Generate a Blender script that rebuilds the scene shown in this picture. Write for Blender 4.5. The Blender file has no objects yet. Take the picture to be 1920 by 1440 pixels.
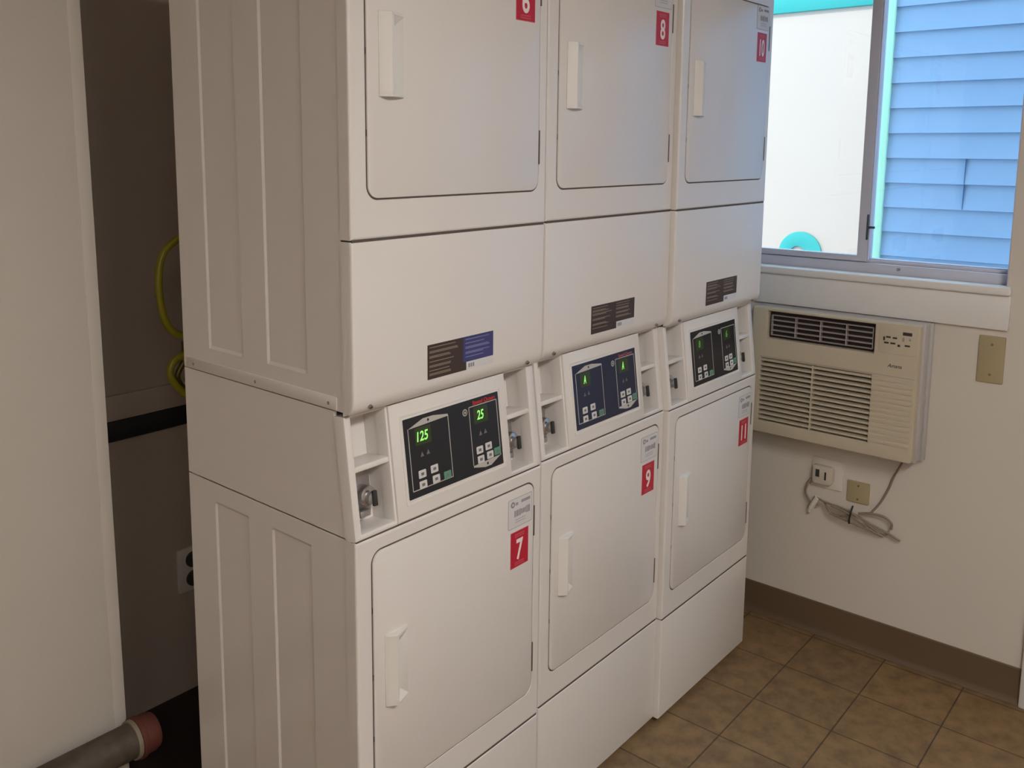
import bpy, bmesh, math, random
from mathutils import Vector, Matrix
random.seed(7)
S = bpy.context.scene
COL = S.collection
PI = math.pi

# ------------------------------------------------------------------ camera
cam_d = bpy.data.cameras.new('camera')
cam = bpy.data.objects.new('camera', cam_d)
COL.objects.link(cam)
S.camera = cam
F = Vector((0.74730188, 0.64903501, -0.1424551))
R = Vector((0.65624445, -0.7545326, 0.00487619))
U = Vector((0.1043222, 0.09712935, 0.98978925))
mw = Matrix.Identity(4)
for i in range(3):
    mw[i][0] = R[i]; mw[i][1] = U[i]; mw[i][2] = -F[i]
mw.translation = Vector((-1.25210597, -1.44868358, 2.01427736))
cam.matrix_world = mw
cam_d.sensor_fit = 'HORIZONTAL'
cam_d.sensor_width = 36.0
cam_d.lens = 1690.166 / 1920 * 36.0
cam_d.shift_x = (960 - 899.9966) / 1920
cam_d.shift_y = (521.0459 - 720) / 1920
cam_d.clip_start = 0.02
cam_d.clip_end = 100

# ------------------------------------------------------------------ world, sun, exposure
w = bpy.data.worlds.new('sky'); S.world = w; w.use_nodes = True
bg = w.node_tree.nodes['Background']
bg.inputs[0].default_value = (0.52, 0.76, 1.0, 1)
bg.inputs[1].default_value = 5.0
sd = bpy.data.lights.new('sun', 'SUN'); sd.energy = 3.6; sd.angle = 0.01; sd.color = (1.0, 0.97, 0.90)
sun = bpy.data.objects.new('sun', sd); COL.objects.link(sun)
sun.rotation_euler = Vector((0.64, 0.14, -0.76)).to_track_quat('-Z', 'Y').to_euler()
S.view_settings.view_transform = 'Standard'
S.view_settings.look = 'None'
S.view_settings.gamma = 1
S.view_settings.use_curve_mapping = False
S.view_settings.exposure = 0.0

LAMPS = [((-0.3, -2.35), 60.0), ((-2.2, -2.6), 30.0)]      # unseen ceiling lights added to brighten the room: place, strength
LAMP_COL = (1.0, 0.975, 0.95)

# ------------------------------------------------------------------ materials
MATS = {}
def srgb(r, g, b):
    f = lambda c: (c / 255 / 12.92) if c / 255 <= 0.04045 else ((c / 255 + 0.055) / 1.055) ** 2.4
    return (f(r), f(g), f(b), 1)

def mat(name, col, rough=0.5, metal=0.0, noise=0.0, nscale=8.0, bump=0.0, bscale=60.0, emit=None, estr=0.0, coat=0.0, spec=0.5):
    m = bpy.data.materials.new(name); m.use_nodes = True
    nt = m.node_tree; b = nt.nodes['Principled BSDF']
    b.inputs['Base Color'].default_value = col
    b.inputs['Roughness'].default_value = rough
    b.inputs['Metallic'].default_value = metal
    b.inputs['Specular IOR Level'].default_value = spec
    if coat:
        b.inputs['Coat Weight'].default_value = coat; b.inputs['Coat Roughness'].default_value = 0.12
    tc = nt.nodes.new('ShaderNodeTexCoord')
    if noise:
        n = nt.nodes.new('ShaderNodeTexNoise'); n.inputs['Scale'].default_value = nscale; n.inputs['Detail'].default_value = 6
        nt.links.new(tc.outputs['Object'], n.inputs['Vector'])
        mx = nt.nodes.new('ShaderNodeMix'); mx.data_type = 'RGBA'
        mx.inputs[6].default_value = tuple(c * (1 - noise) for c in col[:3]) + (1,)
        mx.inputs[7].default_value = tuple(min(1, c * (1 + noise)) for c in col[:3]) + (1,)
        nt.links.new(n.outputs['Fac'], mx.inputs[0]); nt.links.new(mx.outputs[2], b.inputs['Base Color'])
    if bump:
        n = nt.nodes.new('ShaderNodeTexNoise'); n.inputs['Scale'].default_value = bscale; n.inputs['Detail'].default_value = 4
        nt.links.new(tc.outputs['Object'], n.inputs['Vector'])
        bp = nt.nodes.new('ShaderNodeBump'); bp.inputs['Strength'].default_value = bump; bp.inputs['Distance'].default_value = 0.002
        nt.links.new(n.outputs['Fac'], bp.inputs['Height']); nt.links.new(bp.outputs[0], b.inputs['Normal'])
    if emit:
        b.inputs['Emission Color'].default_value = emit; b.inputs['Emission Strength'].default_value = estr
    MATS[name] = m
    return m

ENAMEL = mat('white_enamel', (0.70, 0.655, 0.615, 1), 0.30, noise=0.02, nscale=3, bump=0.05, bscale=30, coat=0.25)
PLASTIC = mat('white_plastic', (0.70, 0.67, 0.62, 1), 0.38, noise=0.02)
SEAM = mat('painted_seam_shadow', (0.085, 0.066, 0.057, 1), 0.8, noise=0.1)  # dark filler in the door and panel gaps, standing in for their shade
DARK = mat('dark_gap', (0.03, 0.027, 0.025, 1), 0.8, noise=0.1)
HINGE = mat('hinge_metal', (0.16, 0.14, 0.12, 1), 0.45, 0.6, noise=0.1)
SCREW = mat('screw_steel', (0.35, 0.33, 0.31, 1), 0.35, 0.8, noise=0.1)
CHROME = mat('chrome', (0.55, 0.53, 0.54, 1), 0.22, 0.95, noise=0.15, nscale=30)
STEEL = mat('brushed_steel', (0.42, 0.40, 0.39, 1), 0.38, 0.8, noise=0.15, nscale=40)
RED = mat('sticker_red', (0.47, 0.012, 0.035, 1), 0.45, noise=0.05)
REDP = mat('faded_red_print', (0.55, 0.12, 0.14, 1), 0.5, noise=0.05)
WHITEP = mat('white_print', (0.80, 0.72, 0.70, 1), 0.5, noise=0.02)
PAPER = mat('label_paper', (0.62, 0.60, 0.60, 1), 0.5, noise=0.03)
GREYP = mat('grey_print', (0.24, 0.22, 0.24, 1), 0.6, noise=0.05)
LINEP = mat('pale_grey_print', (0.42, 0.40, 0.40, 1), 0.6, noise=0.05)
BROWN = mat('label_brown', (0.045, 0.028, 0.024, 1), 0.45, noise=0.08)
TAN = mat('label_tan_print', (0.22, 0.17, 0.12, 1), 0.5, noise=0.08)
BLUEL = mat('label_blue_reflection', (0.045, 0.045, 0.16, 1), 0.45, noise=0.08)
BLUEP = mat('label_blue_reflection_print', (0.17, 0.18, 0.34, 1), 0.5, noise=0.08)
OVER = mat('overlay_black', (0.012, 0.013, 0.017, 1), 0.32, noise=0.1)
OVERB = mat('overlay_navy', (0.010, 0.014, 0.04, 1), 0.32, noise=0.1)
OLINE = mat('overlay_line', (0.45, 0.42, 0.38, 1), 0.5, noise=0.05)
BUTTON = mat('button_pale', (0.60, 0.58, 0.56, 1), 0.5, noise=0.05)
BGREEN = mat('button_green', (0.10, 0.26, 0.17, 1), 0.5, noise=0.05)
DIMP = mat('dim_print', (0.16, 0.15, 0.15, 1), 0.5, noise=0.05)
LCD = mat('display_window', (0.03, 0.05, 0.012, 1), 0.3, noise=0.1)
DIGIT = mat('green_digit', (0.2, 0.6, 0.15, 1), 0.5, emit=(0.35, 1.0, 0.18, 1), estr=0.75)
DIGITD = mat('green_digit_dim', (0.1, 0.3, 0.08, 1), 0.5, emit=(0.35, 1.0, 0.22, 1), estr=0.12)
BRANDRED = mat('brand_red', (0.55, 0.03, 0.03, 1), 0.5, noise=0.05)
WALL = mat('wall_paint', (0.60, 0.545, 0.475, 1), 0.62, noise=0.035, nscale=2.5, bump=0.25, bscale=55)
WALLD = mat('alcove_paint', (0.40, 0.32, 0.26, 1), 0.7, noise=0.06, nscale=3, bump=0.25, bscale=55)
CEIL = mat('ceiling_paint', (0.70, 0.66, 0.60, 1), 0.8, noise=0.03)
TRIM = mat('trim_paint', (0.68, 0.65, 0.62, 1), 0.45, noise=0.03, bump=0.1, bscale=30)
BASE = mat('vinyl_base', (0.120, 0.078, 0.045, 1), 0.45, noise=0.12, nscale=5)
VFRAME = mat('window_frame', (0.50, 0.50, 0.58, 1), 0.38, noise=0.04)
VDARK = mat('window_track', (0.22, 0.21, 0.22, 1), 0.5, noise=0.05)
LATCH = mat('latch_dark', (0.05, 0.07, 0.09, 1), 0.4, 0.4, noise=0.1)
ACP = mat('air_conditioner_beige', (0.50, 0.43, 0.32, 1), 0.42, noise=0.03)
ACS = mat('air_conditioner_side', (0.46, 0.43, 0.42, 1), 0.42, noise=0.03)
ACD = mat('grille_dark', (0.035, 0.024, 0.022, 1), 0.7, noise=0.1)
ACM = mat('vent_louver', (0.34, 0.29, 0.27, 1), 0.45, noise=0.05)
PLATE = mat('beige_plate', (0.36, 0.29, 0.165, 1), 0.42, noise=0.06)
PLATED = mat('beige_plate_edge', (0.17, 0.13, 0.07, 1), 0.5, noise=0.06)
OUTP = mat('outlet_plastic', (0.52, 0.46, 0.38, 1), 0.45, noise=0.04)
CORD = mat('cord_beige', (0.24, 0.185, 0.13, 1), 0.5, noise=0.1)
TAG = mat('white_tag', (0.66, 0.62, 0.54, 1), 0.5, noise=0.05)
TIE = mat('black_tie', (0.01, 0.01, 0.01, 1), 0.5, noise=0.1)
YELLOW = mat('yellow_gas_hose', (0.27, 0.23, 0.012, 1), 0.35, noise=0.08, nscale=20)
BRASS = mat('dark_brass', (0.16, 0.12, 0.03, 1), 0.4, 0.7, noise=0.2)
BLACKB = mat('black_band', (0.006, 0.006, 0.007, 1), 0.6, noise=0.1)
PIPE = mat('old_grey_pipe', (0.085, 0.062, 0.045, 1), 0.65, 0.1, noise=0.75, nscale=22, bump=0.5, bscale=40)
RUST = mat('rust_red', (0.13, 0.035, 0.024, 1), 0.7, 0.1, noise=0.35, nscale=16, bump=0.7, bscale=40)
CAULK = mat('caulk', (0.26, 0.21, 0.15, 1), 0.6, noise=0.05)
EXTW = mat('white_stucco', (0.46, 0.33, 0.258, 1), 0.8, noise=0.01, bump=0.0)
TEAL = mat('teal_paint', (0.02, 0.27, 0.23, 1), 0.6, noise=0.05)
MINT = mat('mint_trim', (0.42, 0.70, 0.50, 1), 0.6, noise=0.03)
NAVYR = mat('navy_roof', (0.02, 0.09, 0.22, 1), 0.6, noise=0.1)
CABLE = mat('grey_cable', (0.35, 0.42, 0.38, 1), 0.6, noise=0.1)
GRND = mat('concrete_ground', (0.45, 0.44, 0.42, 1), 0.8, noise=0.1)
FIXT = mat('fixture_metal', (0.7, 0.7, 0.68, 1), 0.4, noise=0.02)
DOORP = mat('door_paint', (0.55, 0.52, 0.48, 1), 0.45, noise=0.03)

def lamp_mat(i, s):
    return mat('added_lamp_diffuser_%d' % i, (0.8, 0.8, 0.8, 1), 0.5, emit=LAMP_COL + (1,), estr=s)

def glass_mat():
    m = bpy.data.materials.new('window_glass'); m.use_nodes = True
    nt = m.node_tree; nt.nodes.clear()
    o = nt.nodes.new('ShaderNodeOutputMaterial'); t = nt.nodes.new('ShaderNodeBsdfTransparent'); t.inputs[0].default_value = (0.93, 0.97, 0.98, 1)
    g = nt.nodes.new('ShaderNodeBsdfGlossy'); g.inputs['Roughness'].default_value = 0.02
    fr = nt.nodes.new('ShaderNodeFresnel')
    ge = nt.nodes.new('ShaderNodeNewGeometry'); mr = nt.nodes.new('ShaderNodeMapRange')      # same reflectance on both faces of the pane
    mr.inputs['To Min'].default_value = 1.5; mr.inputs['To Max'].default_value = 1 / 1.5
    nt.links.new(ge.outputs['Backfacing'], mr.inputs['Value']); nt.links.new(mr.outputs[0], fr.inputs['IOR'])
    mx = nt.nodes.new('ShaderNodeMixShader')
    nt.links.new(fr.outputs[0], mx.inputs[0]); nt.links.new(t.outputs[0], mx.inputs[1]); nt.links.new(g.outputs[0], mx.inputs[2])
    nt.links.new(mx.outputs[0], o.inputs[0])
    return m
GLASS = glass_mat()

def floor_mat():
    m = bpy.data.materials.new('floor_tile'); m.use_nodes = True
    nt = m.node_tree; b = nt.nodes['Principled BSDF']
    T = 0.2835
    tc = nt.nodes.new('ShaderNodeTexCoord'); mp = nt.nodes.new('ShaderNodeMapping')
    mp.inputs['Location'].default_value = (-1.7494 + 20 * T, 0.1976 + 20 * T, 0)
    nt.links.new(tc.outputs['Object'], mp.inputs[0])
    br = nt.nodes.new('ShaderNodeTexBrick'); br.offset = 0; br.squash = 1
    br.inputs['Scale'].default_value = 1; br.inputs['Brick Width'].default_value = T; br.inputs['Row Height'].default_value = T
    br.inputs['Mortar Size'].default_value = 0.0028; br.inputs['Mortar Smooth'].default_value = 0.2; br.inputs['Bias'].default_value = 0
    br.inputs['Color1'].default_value = (0.228, 0.142, 0.066, 1); br.inputs['Color2'].default_value = (0.198, 0.128, 0.063, 1)
    br.inputs['Mortar'].default_value = (0.075, 0.045, 0.025, 1)
    nt.links.new(mp.outputs[0], br.inputs['Vector'])
    n1 = nt.nodes.new('ShaderNodeTexNoise'); n1.inputs['Scale'].default_value = 15; n1.inputs['Detail'].default_value = 8; n1.inputs['Roughness'].default_value = 0.6
    nt.links.new(tc.outputs['Object'], n1.inputs['Vector'])
    cr = nt.nodes.new('ShaderNodeValToRGB')
    cr.color_ramp.elements[0].position = 0.34; cr.color_ramp.elements[0].color = (0.70, 0.68, 0.66, 1)
    cr.color_ramp.elements[1].position = 0.66; cr.color_ramp.elements[1].color = (1.20, 1.18, 1.15, 1)
    nt.links.new(n1.outputs['Fac'], cr.inputs[0])
    mx = nt.nodes.new('ShaderNodeMix'); mx.data_type = 'RGBA'; mx.blend_type = 'MULTIPLY'; mx.inputs[0].default_value = 1
    nt.links.new(br.outputs['Color'], mx.inputs[6]); nt.links.new(cr.outputs[0], mx.inputs[7])
    nt.links.new(mx.outputs[2], b.inputs['Base Color'])
    b.inputs['Roughness'].default_value = 0.55
    bp = nt.nodes.new('ShaderNodeBump'); bp.inputs['Strength'].default_value = 0.4; bp.inputs['Distance'].default_value = 0.002; bp.invert = True
    nt.links.new(br.outputs['Fac'], bp.inputs['Height']); nt.links.new(bp.outputs[0], b.inputs['Normal'])
    return m
FLOOR = floor_mat()

# ------------------------------------------------------------------ mesh builder
class MB:
    """collects shapes into one mesh; shapes are given as (u, v, n): right, up and out of a facing plane"""
    def __init__(s, o=(0, 0, 0), u=(1, 0, 0), v=(0, 0, 1), n=(0, -1, 0)):
        s.bm = bmesh.new(); s.mats = []; s.round = False; s.thr = 24
        s.frame(o, u, v, n)
    def frame(s, o=(0, 0, 0), u=(1, 0, 0), v=(0, 0, 1), n=(0, -1, 0)):
        s.M = Matrix.Identity(4)
        for i in range(3):
            s.M[i][0] = u[i]; s.M[i][1] = v[i]; s.M[i][2] = n[i]; s.M[i][3] = o[i]
        return s
    def mi(s, m):
        if m not in s.mats: s.mats.append(m)
        return s.mats.index(m)
    def take(s, b, m, M=None):
        me = bpy.data.meshes.new('tmp'); b.to_mesh(me); b.free()
        me.transform((s.M @ M) if M else s.M)
        k = s.mi(m)
        for p in me.polygons: p.material_index = k
        s.bm.from_mesh(me); bpy.data.meshes.remove(me)
        return s
    def box(s, u0, u1, v0, v1, n0, n1, m, bev=0.0, seg=2):
        b = bmesh.new(); bmesh.ops.create_cube(b, size=1)
        for v in b.verts:
            v.co = Vector(((u0 + u1) / 2 + v.co.x * abs(u1 - u0), (v0 + v1) / 2 + v.co.y * abs(v1 - v0), (n0 + n1) / 2 + v.co.z * abs(n1 - n0)))
        if bev: bmesh.ops.bevel(b, geom=b.edges[:], offset=bev, segments=seg, profile=0.5, affect='EDGES')
        return s.take(b, m)
    def plate(s, loops, n0, n1, m, bev=0.0, seg=2, hbev=None):
        """flat slab from n0 (back) to n1 (front); loops[0] outline, the rest holes"""
        b = bmesh.new(); es = []
        for lp in loops:
            vs = [b.verts.new((p[0], p[1], n0)) for p in lp]
            for i in range(len(vs)): es.append(b.edges.new((vs[i], vs[(i + 1) % len(vs)])))
        if len(loops) == 1: b.faces.new([v for v in b.verts])
        else: bmesh.ops.triangle_fill(b, edges=es, use_beauty=True)
        r = bmesh.ops.extrude_face_region(b, geom=b.faces[:])
        for g in r['geom']:
            if isinstance(g, bmesh.types.BMVert): g.co.z = n1
        bmesh.ops.recalc_face_normals(b, faces=b.faces[:])
        if bev:
            b.normal_update(); E_ = []
            for e in b.edges:
                if len(e.link_faces) == 2:
                    a, c = e.link_faces[0].normal, e.link_faces[1].normal
                    z = (e.verts[0].co.z + e.verts[1].co.z) / 2
                    if abs(a.dot(c)) < 0.3 and abs(z - n1) < 1e-5 and max(abs(a.z), abs(c.z)) > 0.9: E_.append(e)
            outer = {(round(p[0], 5), round(p[1], 5)) for p in loops[0]}
            is_out = lambda e: all((round(v.co.x, 5), round(v.co.y, 5)) in outer for v in e.verts)
            Eo = [e for e in E_ if is_out(e)]; Ei = [e for e in E_ if not is_out(e)]
            if hbev is None or not Ei: bmesh.ops.bevel(b, geom=E_, offset=bev, segments=seg, profile=0.5, affect='EDGES')
            else:
                r = bmesh.ops.bevel(b, geom=Ei, offset=hbev, segments=1, profile=0.5, affect='EDGES')
                Eo = [e for e in Eo if e.is_valid]
                bmesh.ops.bevel(b, geom=Eo, offset=bev, segments=seg, profile=0.5, affect='EDGES')
        return s.take(b, m)
    def prism(s, pts, a0, a1, m, bev=0.0):
        """profile pts (n, v) swept along u from a0 to a1"""
        b = bmesh.new()
        vs = [b.verts.new((a0, p[1], p[0])) for p in pts]
        f = b.faces.new(vs)
        r = bmesh.ops.extrude_face_region(b, geom=[f])
        for g in r['geom']:
            if isinstance(g, bmesh.types.BMVert): g.co.x = a1
        bmesh.ops.recalc_face_normals(b, faces=b.faces[:])
        if bev: bmesh.ops.bevel(b, geom=b.edges[:], offset=bev, segments=2, profile=0.5, affect='EDGES')
        return s.take(b, m)
    def cyl(s, c, r, n0, n1, m, seg=20, r2=None, bev=0.0):
        b = bmesh.new(); bmesh.ops.create_cone(b, cap_ends=True, segments=seg, radius1=r, radius2=r if r2 is None else r2, depth=abs(n1 - n0))
        if bev:
            E_ = [e for e in b.edges if all(v.co.z > 0 for v in e.verts)]
            bmesh.ops.bevel(b, geom=E_, offset=bev, segments=2, profile=0.5, affect='EDGES')
        for v in b.verts: v.co = Vector((v.co.x + c[0], v.co.y + c[1], v.co.z + (n0 + n1) / 2))
        return s.take(b, m)
    def tube(s, pts, r, m, seg=10, sub=6, closed=False):
        """round tube through world-frame points (catmull-rom)"""
        s.round = True
        P = [Vector(p) for p in pts]; path = []
        if len(P) > 2:
            Q = [P[0] * 2 - P[1]] + P + [P[-1] * 2 - P[-2]]
            for i in range(1, len(Q) - 2):
                for k in range(sub):
                    t = k / sub
                    a, b_, c, d = Q[i - 1], Q[i], Q[i + 1], Q[i + 2]
                    path.append(0.5 * ((2 * b_) + (c - a) * t + (2 * a - 5 * b_ + 4 * c - d) * t * t + (3 * b_ - a - 3 * c + d) * t ** 3))
            path.append(P[-1])
        else: path = P
        b = bmesh.new(); rings = []; up = Vector((0.13, 0.31, 0.94)).normalized()
        for i, p in enumerate(path):
            t = (path[min(i + 1, len(path) - 1)] - path[max(i - 1, 0)]).normalized()
            x = up - t * up.dot(t)
            if x.length < 1e-3: x = t.orthogonal()
            x.normalize(); up = x; y = t.cross(x)
            rings.append([b.verts.new(p + (x * math.cos(2 * PI * k / seg) + y * math.sin(2 * PI * k / seg)) * r) for k in range(seg)])
        for i in range(len(rings) - 1):
            for k in range(seg): b.faces.new((rings[i][k], rings[i][(k + 1) % seg], rings[i + 1][(k + 1) % seg], rings[i + 1][k]))
        b.faces.new(rings[0][::-1]); b.faces.new(rings[-1])
        return s.take(b, m)
    def text(s, body, u, v, hgt, m, n=0.0005, wid=None, shear=0.0, bold=0.0):
        cu = bpy.data.curves.new('tmp', 'FONT'); cu.body = body; cu.size = 1; cu.extrude = 0.0; cu.offset = bold
        o = bpy.data.objects.new('tmp', cu); COL.objects.link(o)
        dg = bpy.context.evaluated_depsgraph_get()
        me = bpy.data.meshes.new_from_object(o.evaluated_get(dg))
        bpy.data.objects.remove(o); bpy.data.curves.remove(cu)
        xs = [q.co.x for q in me.vertices]; ys = [q.co.y for q in me.vertices]
        x0, x1, y0, y1 = min(xs), max(xs), min(ys), max(ys)
        sy = hgt / (y1 - y0); sx = sy if wid is None else wid / (x1 - x0)
        for q in me.vertices:
            X = (q.co.x - (x0 + x1) / 2) * sx; Y = (q.co.y - (y0 + y1) / 2) * sy
            q.co = Vector((u + X + shear * Y, v + Y, n))
        b = bmesh.new(); b.from_mesh(me); bpy.data.meshes.remove(me)
        r = bmesh.ops.extrude_face_region(b, geom=b.faces[:])
        for g in r['geom']:
            if isinstance(g, bmesh.types.BMVert): g.co.z -= 0.0004
        bmesh.ops.recalc_face_normals(b, faces=b.faces[:])
        return s.take(b, m)
    def build(s, name, parent=None, loc=None, smooth=True, shift=(0, 0, 0)):
        me = bpy.data.meshes.new(name)
        if any(shift):
            for v in s.bm.verts: v.co += Vector(shift)
        bmesh.ops.remove_doubles(s.bm, verts=s.bm.verts[:], dist=1e-6)
        s.bm.normal_update(); thr = math.radians(60 if s.round else s.thr)
        for e in s.bm.edges:
            if len(e.link_faces) != 2 or e.calc_face_angle(0) > thr: e.smooth = False
        for f in s.bm.faces: f.smooth = smooth and any(e.smooth for e in f.edges)
        s.bm.to_mesh(me); s.bm.free()
        for m in s.mats: me.materials.append(m)
        o = bpy.data.objects.new(name, me); COL.objects.link(o)
        if parent: o.parent = parent
        if loc: o.location = loc
        return o

def rrect(u0, u1, v0, v1, r, seg=6):
    if not isinstance(r, (tuple, list)): r = (r,) * 4          # bottom-left, bottom-right, top-right, top-left
    out = []
    for (cu, cv, a, q) in ((u0, v0, PI, r[0]), (u1, v0, 1.5 * PI, r[1]), (u1, v1, 0, r[2]), (u0, v1, 0.5 * PI, r[3])):
        cx = cu + (q if cu == u0 else -q); cy = cv + (q if cv == v0 else -q)
        if q <= 0: out.append((cu, cv)); continue
        for k in range(seg + 1):
            t = a + k / seg * PI / 2
            out.append((cx + q * math.cos(t), cy + q * math.sin(t)))
    return out
def rect(u0, u1, v0, v1): return [(u0, v0), (u1, v0), (u1, v1), (u0, v1)]

def thing(name, label, cat, loc=(0, 0, 0), group=None):
    o = bpy.data.objects.new(name, None); COL.objects.link(o); o.location = loc
    o.empty_display_size = 0.1
    o['label'] = label; o['category'] = cat
    if group: o['group'] = group
    return o
def tag(o, label, cat, group=None):
    o['label'] = label; o['category'] = cat
    if group: o['group'] = group
    return o
def struct(o):
    o['kind'] = 'structure'; return o

# ------------------------------------------------------------------ measures of the room
W = 2.3565           # inner face of the window wall
YB = 1.41            # alcove back wall
CH = 3.10            # ceiling
XL, YF = -3.2, -3.9
Z = dict(u=(1, 0, 0), v=(0, 1, 0), n=(0, 0, 1))               # plan frame: u = x, v = y, n = z
WF = dict(u=(0, -1, 0), v=(0, 0, 1), n=(-1, 0, 0))            # facing frame of the window wall: u = -y, n = into the room

# floor / ceiling
m = MB(**Z); m.box(XL - .15, W + .12, YF - .15, YB + .12, -0.1, 0, FLOOR); struct(m.build('floor', smooth=False))
m = MB(**Z); m.box(XL - .15, W + .14, YF - .15, YB + .12, CH, CH + .15, CEIL); struct(m.build('ceiling', smooth=False))
# window wall with its two openings (window, door beyond the right of the frame)
WY0, WY1, WZ0, WZ1 = -0.79, 0.26, 1.535, 2.72
DY0, DY1, DZ1 = -1.88, -1.03, 2.66
m = MB(o=(W, 0, 0), **WF)
T_ = -0.14
m.box(-YB - .12, -WY1, 0, 5.2, T_, 0, WALL)  # wall carried up past the ceiling, height added to shade the siding outside
m.box(-WY1, -WY0, 0, WZ0, T_, 0, WALL)
m.box(-WY1, -WY0, WZ1, 5.2, T_, 0, WALL)
m.box(-WY0, -DY1, 0, 5.2, T_, 0, WALL)
m.box(-DY1, -DY0, DZ1, 5.2, T_, 0, WALL)
m.box(-DY0, -YF + .15, 0, 5.2, T_, 0, WALL)
struct(m.build('wall_right', smooth=False))
m = MB(**Z); m.box(XL - .15, W, YF - .15, YF, 0, CH, WALL); struct(m.build('wall_front', smooth=False))
m = MB(**Z); m.box(XL - .15, XL, YF, 1.0, 0, CH, WALL); struct(m.build('wall_side', smooth=False))
# the near wall at the left ends in a corner beside the alcove
XE = -0.058; YL = 1.0
m = MB(**Z)
m.box(XL - .15, XE, YL, YB + .12, 0, CH, WALL, bev=0.004)
m.box(XE - 0.036, XE + 0.001, YL - 0.0015, YL + 0.03, 0.0, CH, WALL, bev=0.0012)     # taped corner bead
wl = struct(m.build('wall_left'))
for v in wl.data.vertices:                                   # the old corner is a little out of plumb
    if v.co.x > -0.3: v.co.x += 0.004 - 0.0088 * v.co.z
m = MB(**Z)
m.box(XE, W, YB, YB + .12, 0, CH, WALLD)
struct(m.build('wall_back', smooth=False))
m = MB(**Z); m.box(XE, W, 0.70, YB, 0.0, 0.004, mat('dark_alcove_floor', (0.022, 0.010, 0.007, 1), 0.7, noise=0.3, nscale=12)); struct(m.build('floor', smooth=False))  # thin slab of very dark brown over the alcove floor
# ledge board and black band on the alcove wall
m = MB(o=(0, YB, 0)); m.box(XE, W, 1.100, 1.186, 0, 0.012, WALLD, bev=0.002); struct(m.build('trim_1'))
m = MB(o=(0, YB, 0)); m.box(XE + .0, W, 1.030, 1.099, 0, 0.016, BLACKB, bev=0.003); struct(m.build('trim_2'))
# vinyl cove base
m = MB(o=(W, 0, 0), **WF)
m.prism([(0, 0.002), (0.016, 0.002), (0.011, 0.006), (0.006, 0.016), (0.004, 0.03), (0.004, 0.138), (0.002, 0.142), (0, 0.142)], -YB, 0.944, BASE)
struct(m.build('baseboard_right'))

# ------------------------------------------------------------------ window
wf = MB(o=(W, 0, 0), **WF)
u0, u1 = -WY1, -WY0
n0, n1 = -0.115, -0.045
wf.box(u0, u1, WZ0, 1.575, n0, n1, VFRAME, bev=0.003)
wf.box(u0, u1, 2.68, WZ1, n0, n1, VFRAME, bev=0.003)
wf.box(u0, u0 + 0.035, WZ0, WZ1, n0, n1, VFRAME, bev=0.003)
wf.box(u1 - 0.012, u1, WZ0, WZ1, n0, n1, VFRAME, bev=0.003)
wf.box(u0, u1, 1.575, 1.583, -0.088, -0.080, VDARK)
wf.box(u0, u1, 1.5755, 1.5865, -0.068, -0.062, VFRAME, bev=0.001)
wn = struct(wf.build('window_1'))
# left sash (inner track) and right sash (outer track)
sa = MB(o=(W, 0, 0), **WF)
def sash(b, a0, a1, z0, z1, f, b0, b1, m_):
    b.plate([rect(a0, a1, z0, z1), rect(a0 + f[0], a1 - f[1], z0 + f[2], z1 - f[3])], b0, b1, m_, bev=0.002)
sash(sa, u0 + .03, 0.285, 1.578, 2.69, (.03, .038, .024, .03), -0.080, -0.052, VFRAME)
sl = sa.build('window_sash', wn)
sl['label'] = 'left sliding sash'
g = MB(o=(W, 0, 0), **WF); g.box(u0 + .055, 0.250, 1.598, 2.665, -0.068, -0.064, GLASS); g.build('window_pane', wn)
sb = MB(o=(W, 0, 0), **WF)
sash(sb, 0.266, u1 - .002, 1.578, 2.69, (.022, .010, .012, .03), -0.110, -0.083, VFRAME)
sb.box(0.2855, 0.2895, 1.58, 2.69, -0.084, -0.056, VFRAME, bev=0.001)
sr = sb.build('window_sash', wn); sr['label'] = 'right fixed sash'
g = MB(o=(W, 0, 0), **WF); g.box(0.284, u1 - .008, 1.588, 2.665, -0.099, -0.095, GLASS); g.build('window_pane', wn)
lt = MB(o=(W, 0, 0), **WF)
lt.box(0.2785, 0.2855, 1.665, 1.765, -0.056, -0.048, LATCH, bev=0.002)
lt.box(0.2855, 0.308, 1.710, 1.719, -0.060, -0.050, LATCH, bev=0.002)
lt.build('window_latch', wn)
st = MB(o=(W, 0, 0), **WF)
st.cyl((0.41, 1.56), 0.006, -0.047, -0.038, VDARK, seg=12); st.build('weep_plug', wn)
# inner sill board and apron
m = MB(o=(W, 0, 0), **WF); m.box(-0.40, 0.806, 1.506, 1.537, -0.045, 0.030, TRIM, bev=0.008, seg=3); struct(m.build('trim_3'))
m = MB(o=(W, 0, 0), **WF); m.box(-0.38, 0.806, 1.381, 1.508, 0, 0.016, TRIM, bev=0.003); struct(m.build('trim_4'))
# jamb lining on the right side of the opening
m = MB(o=(W, 0, 0), **WF); m.box(0.7865, 0.7905, 1.537, WZ1, -0.05, 0.0015, VFRAME, bev=0.001); struct(m.build('trim_5'))

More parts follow.
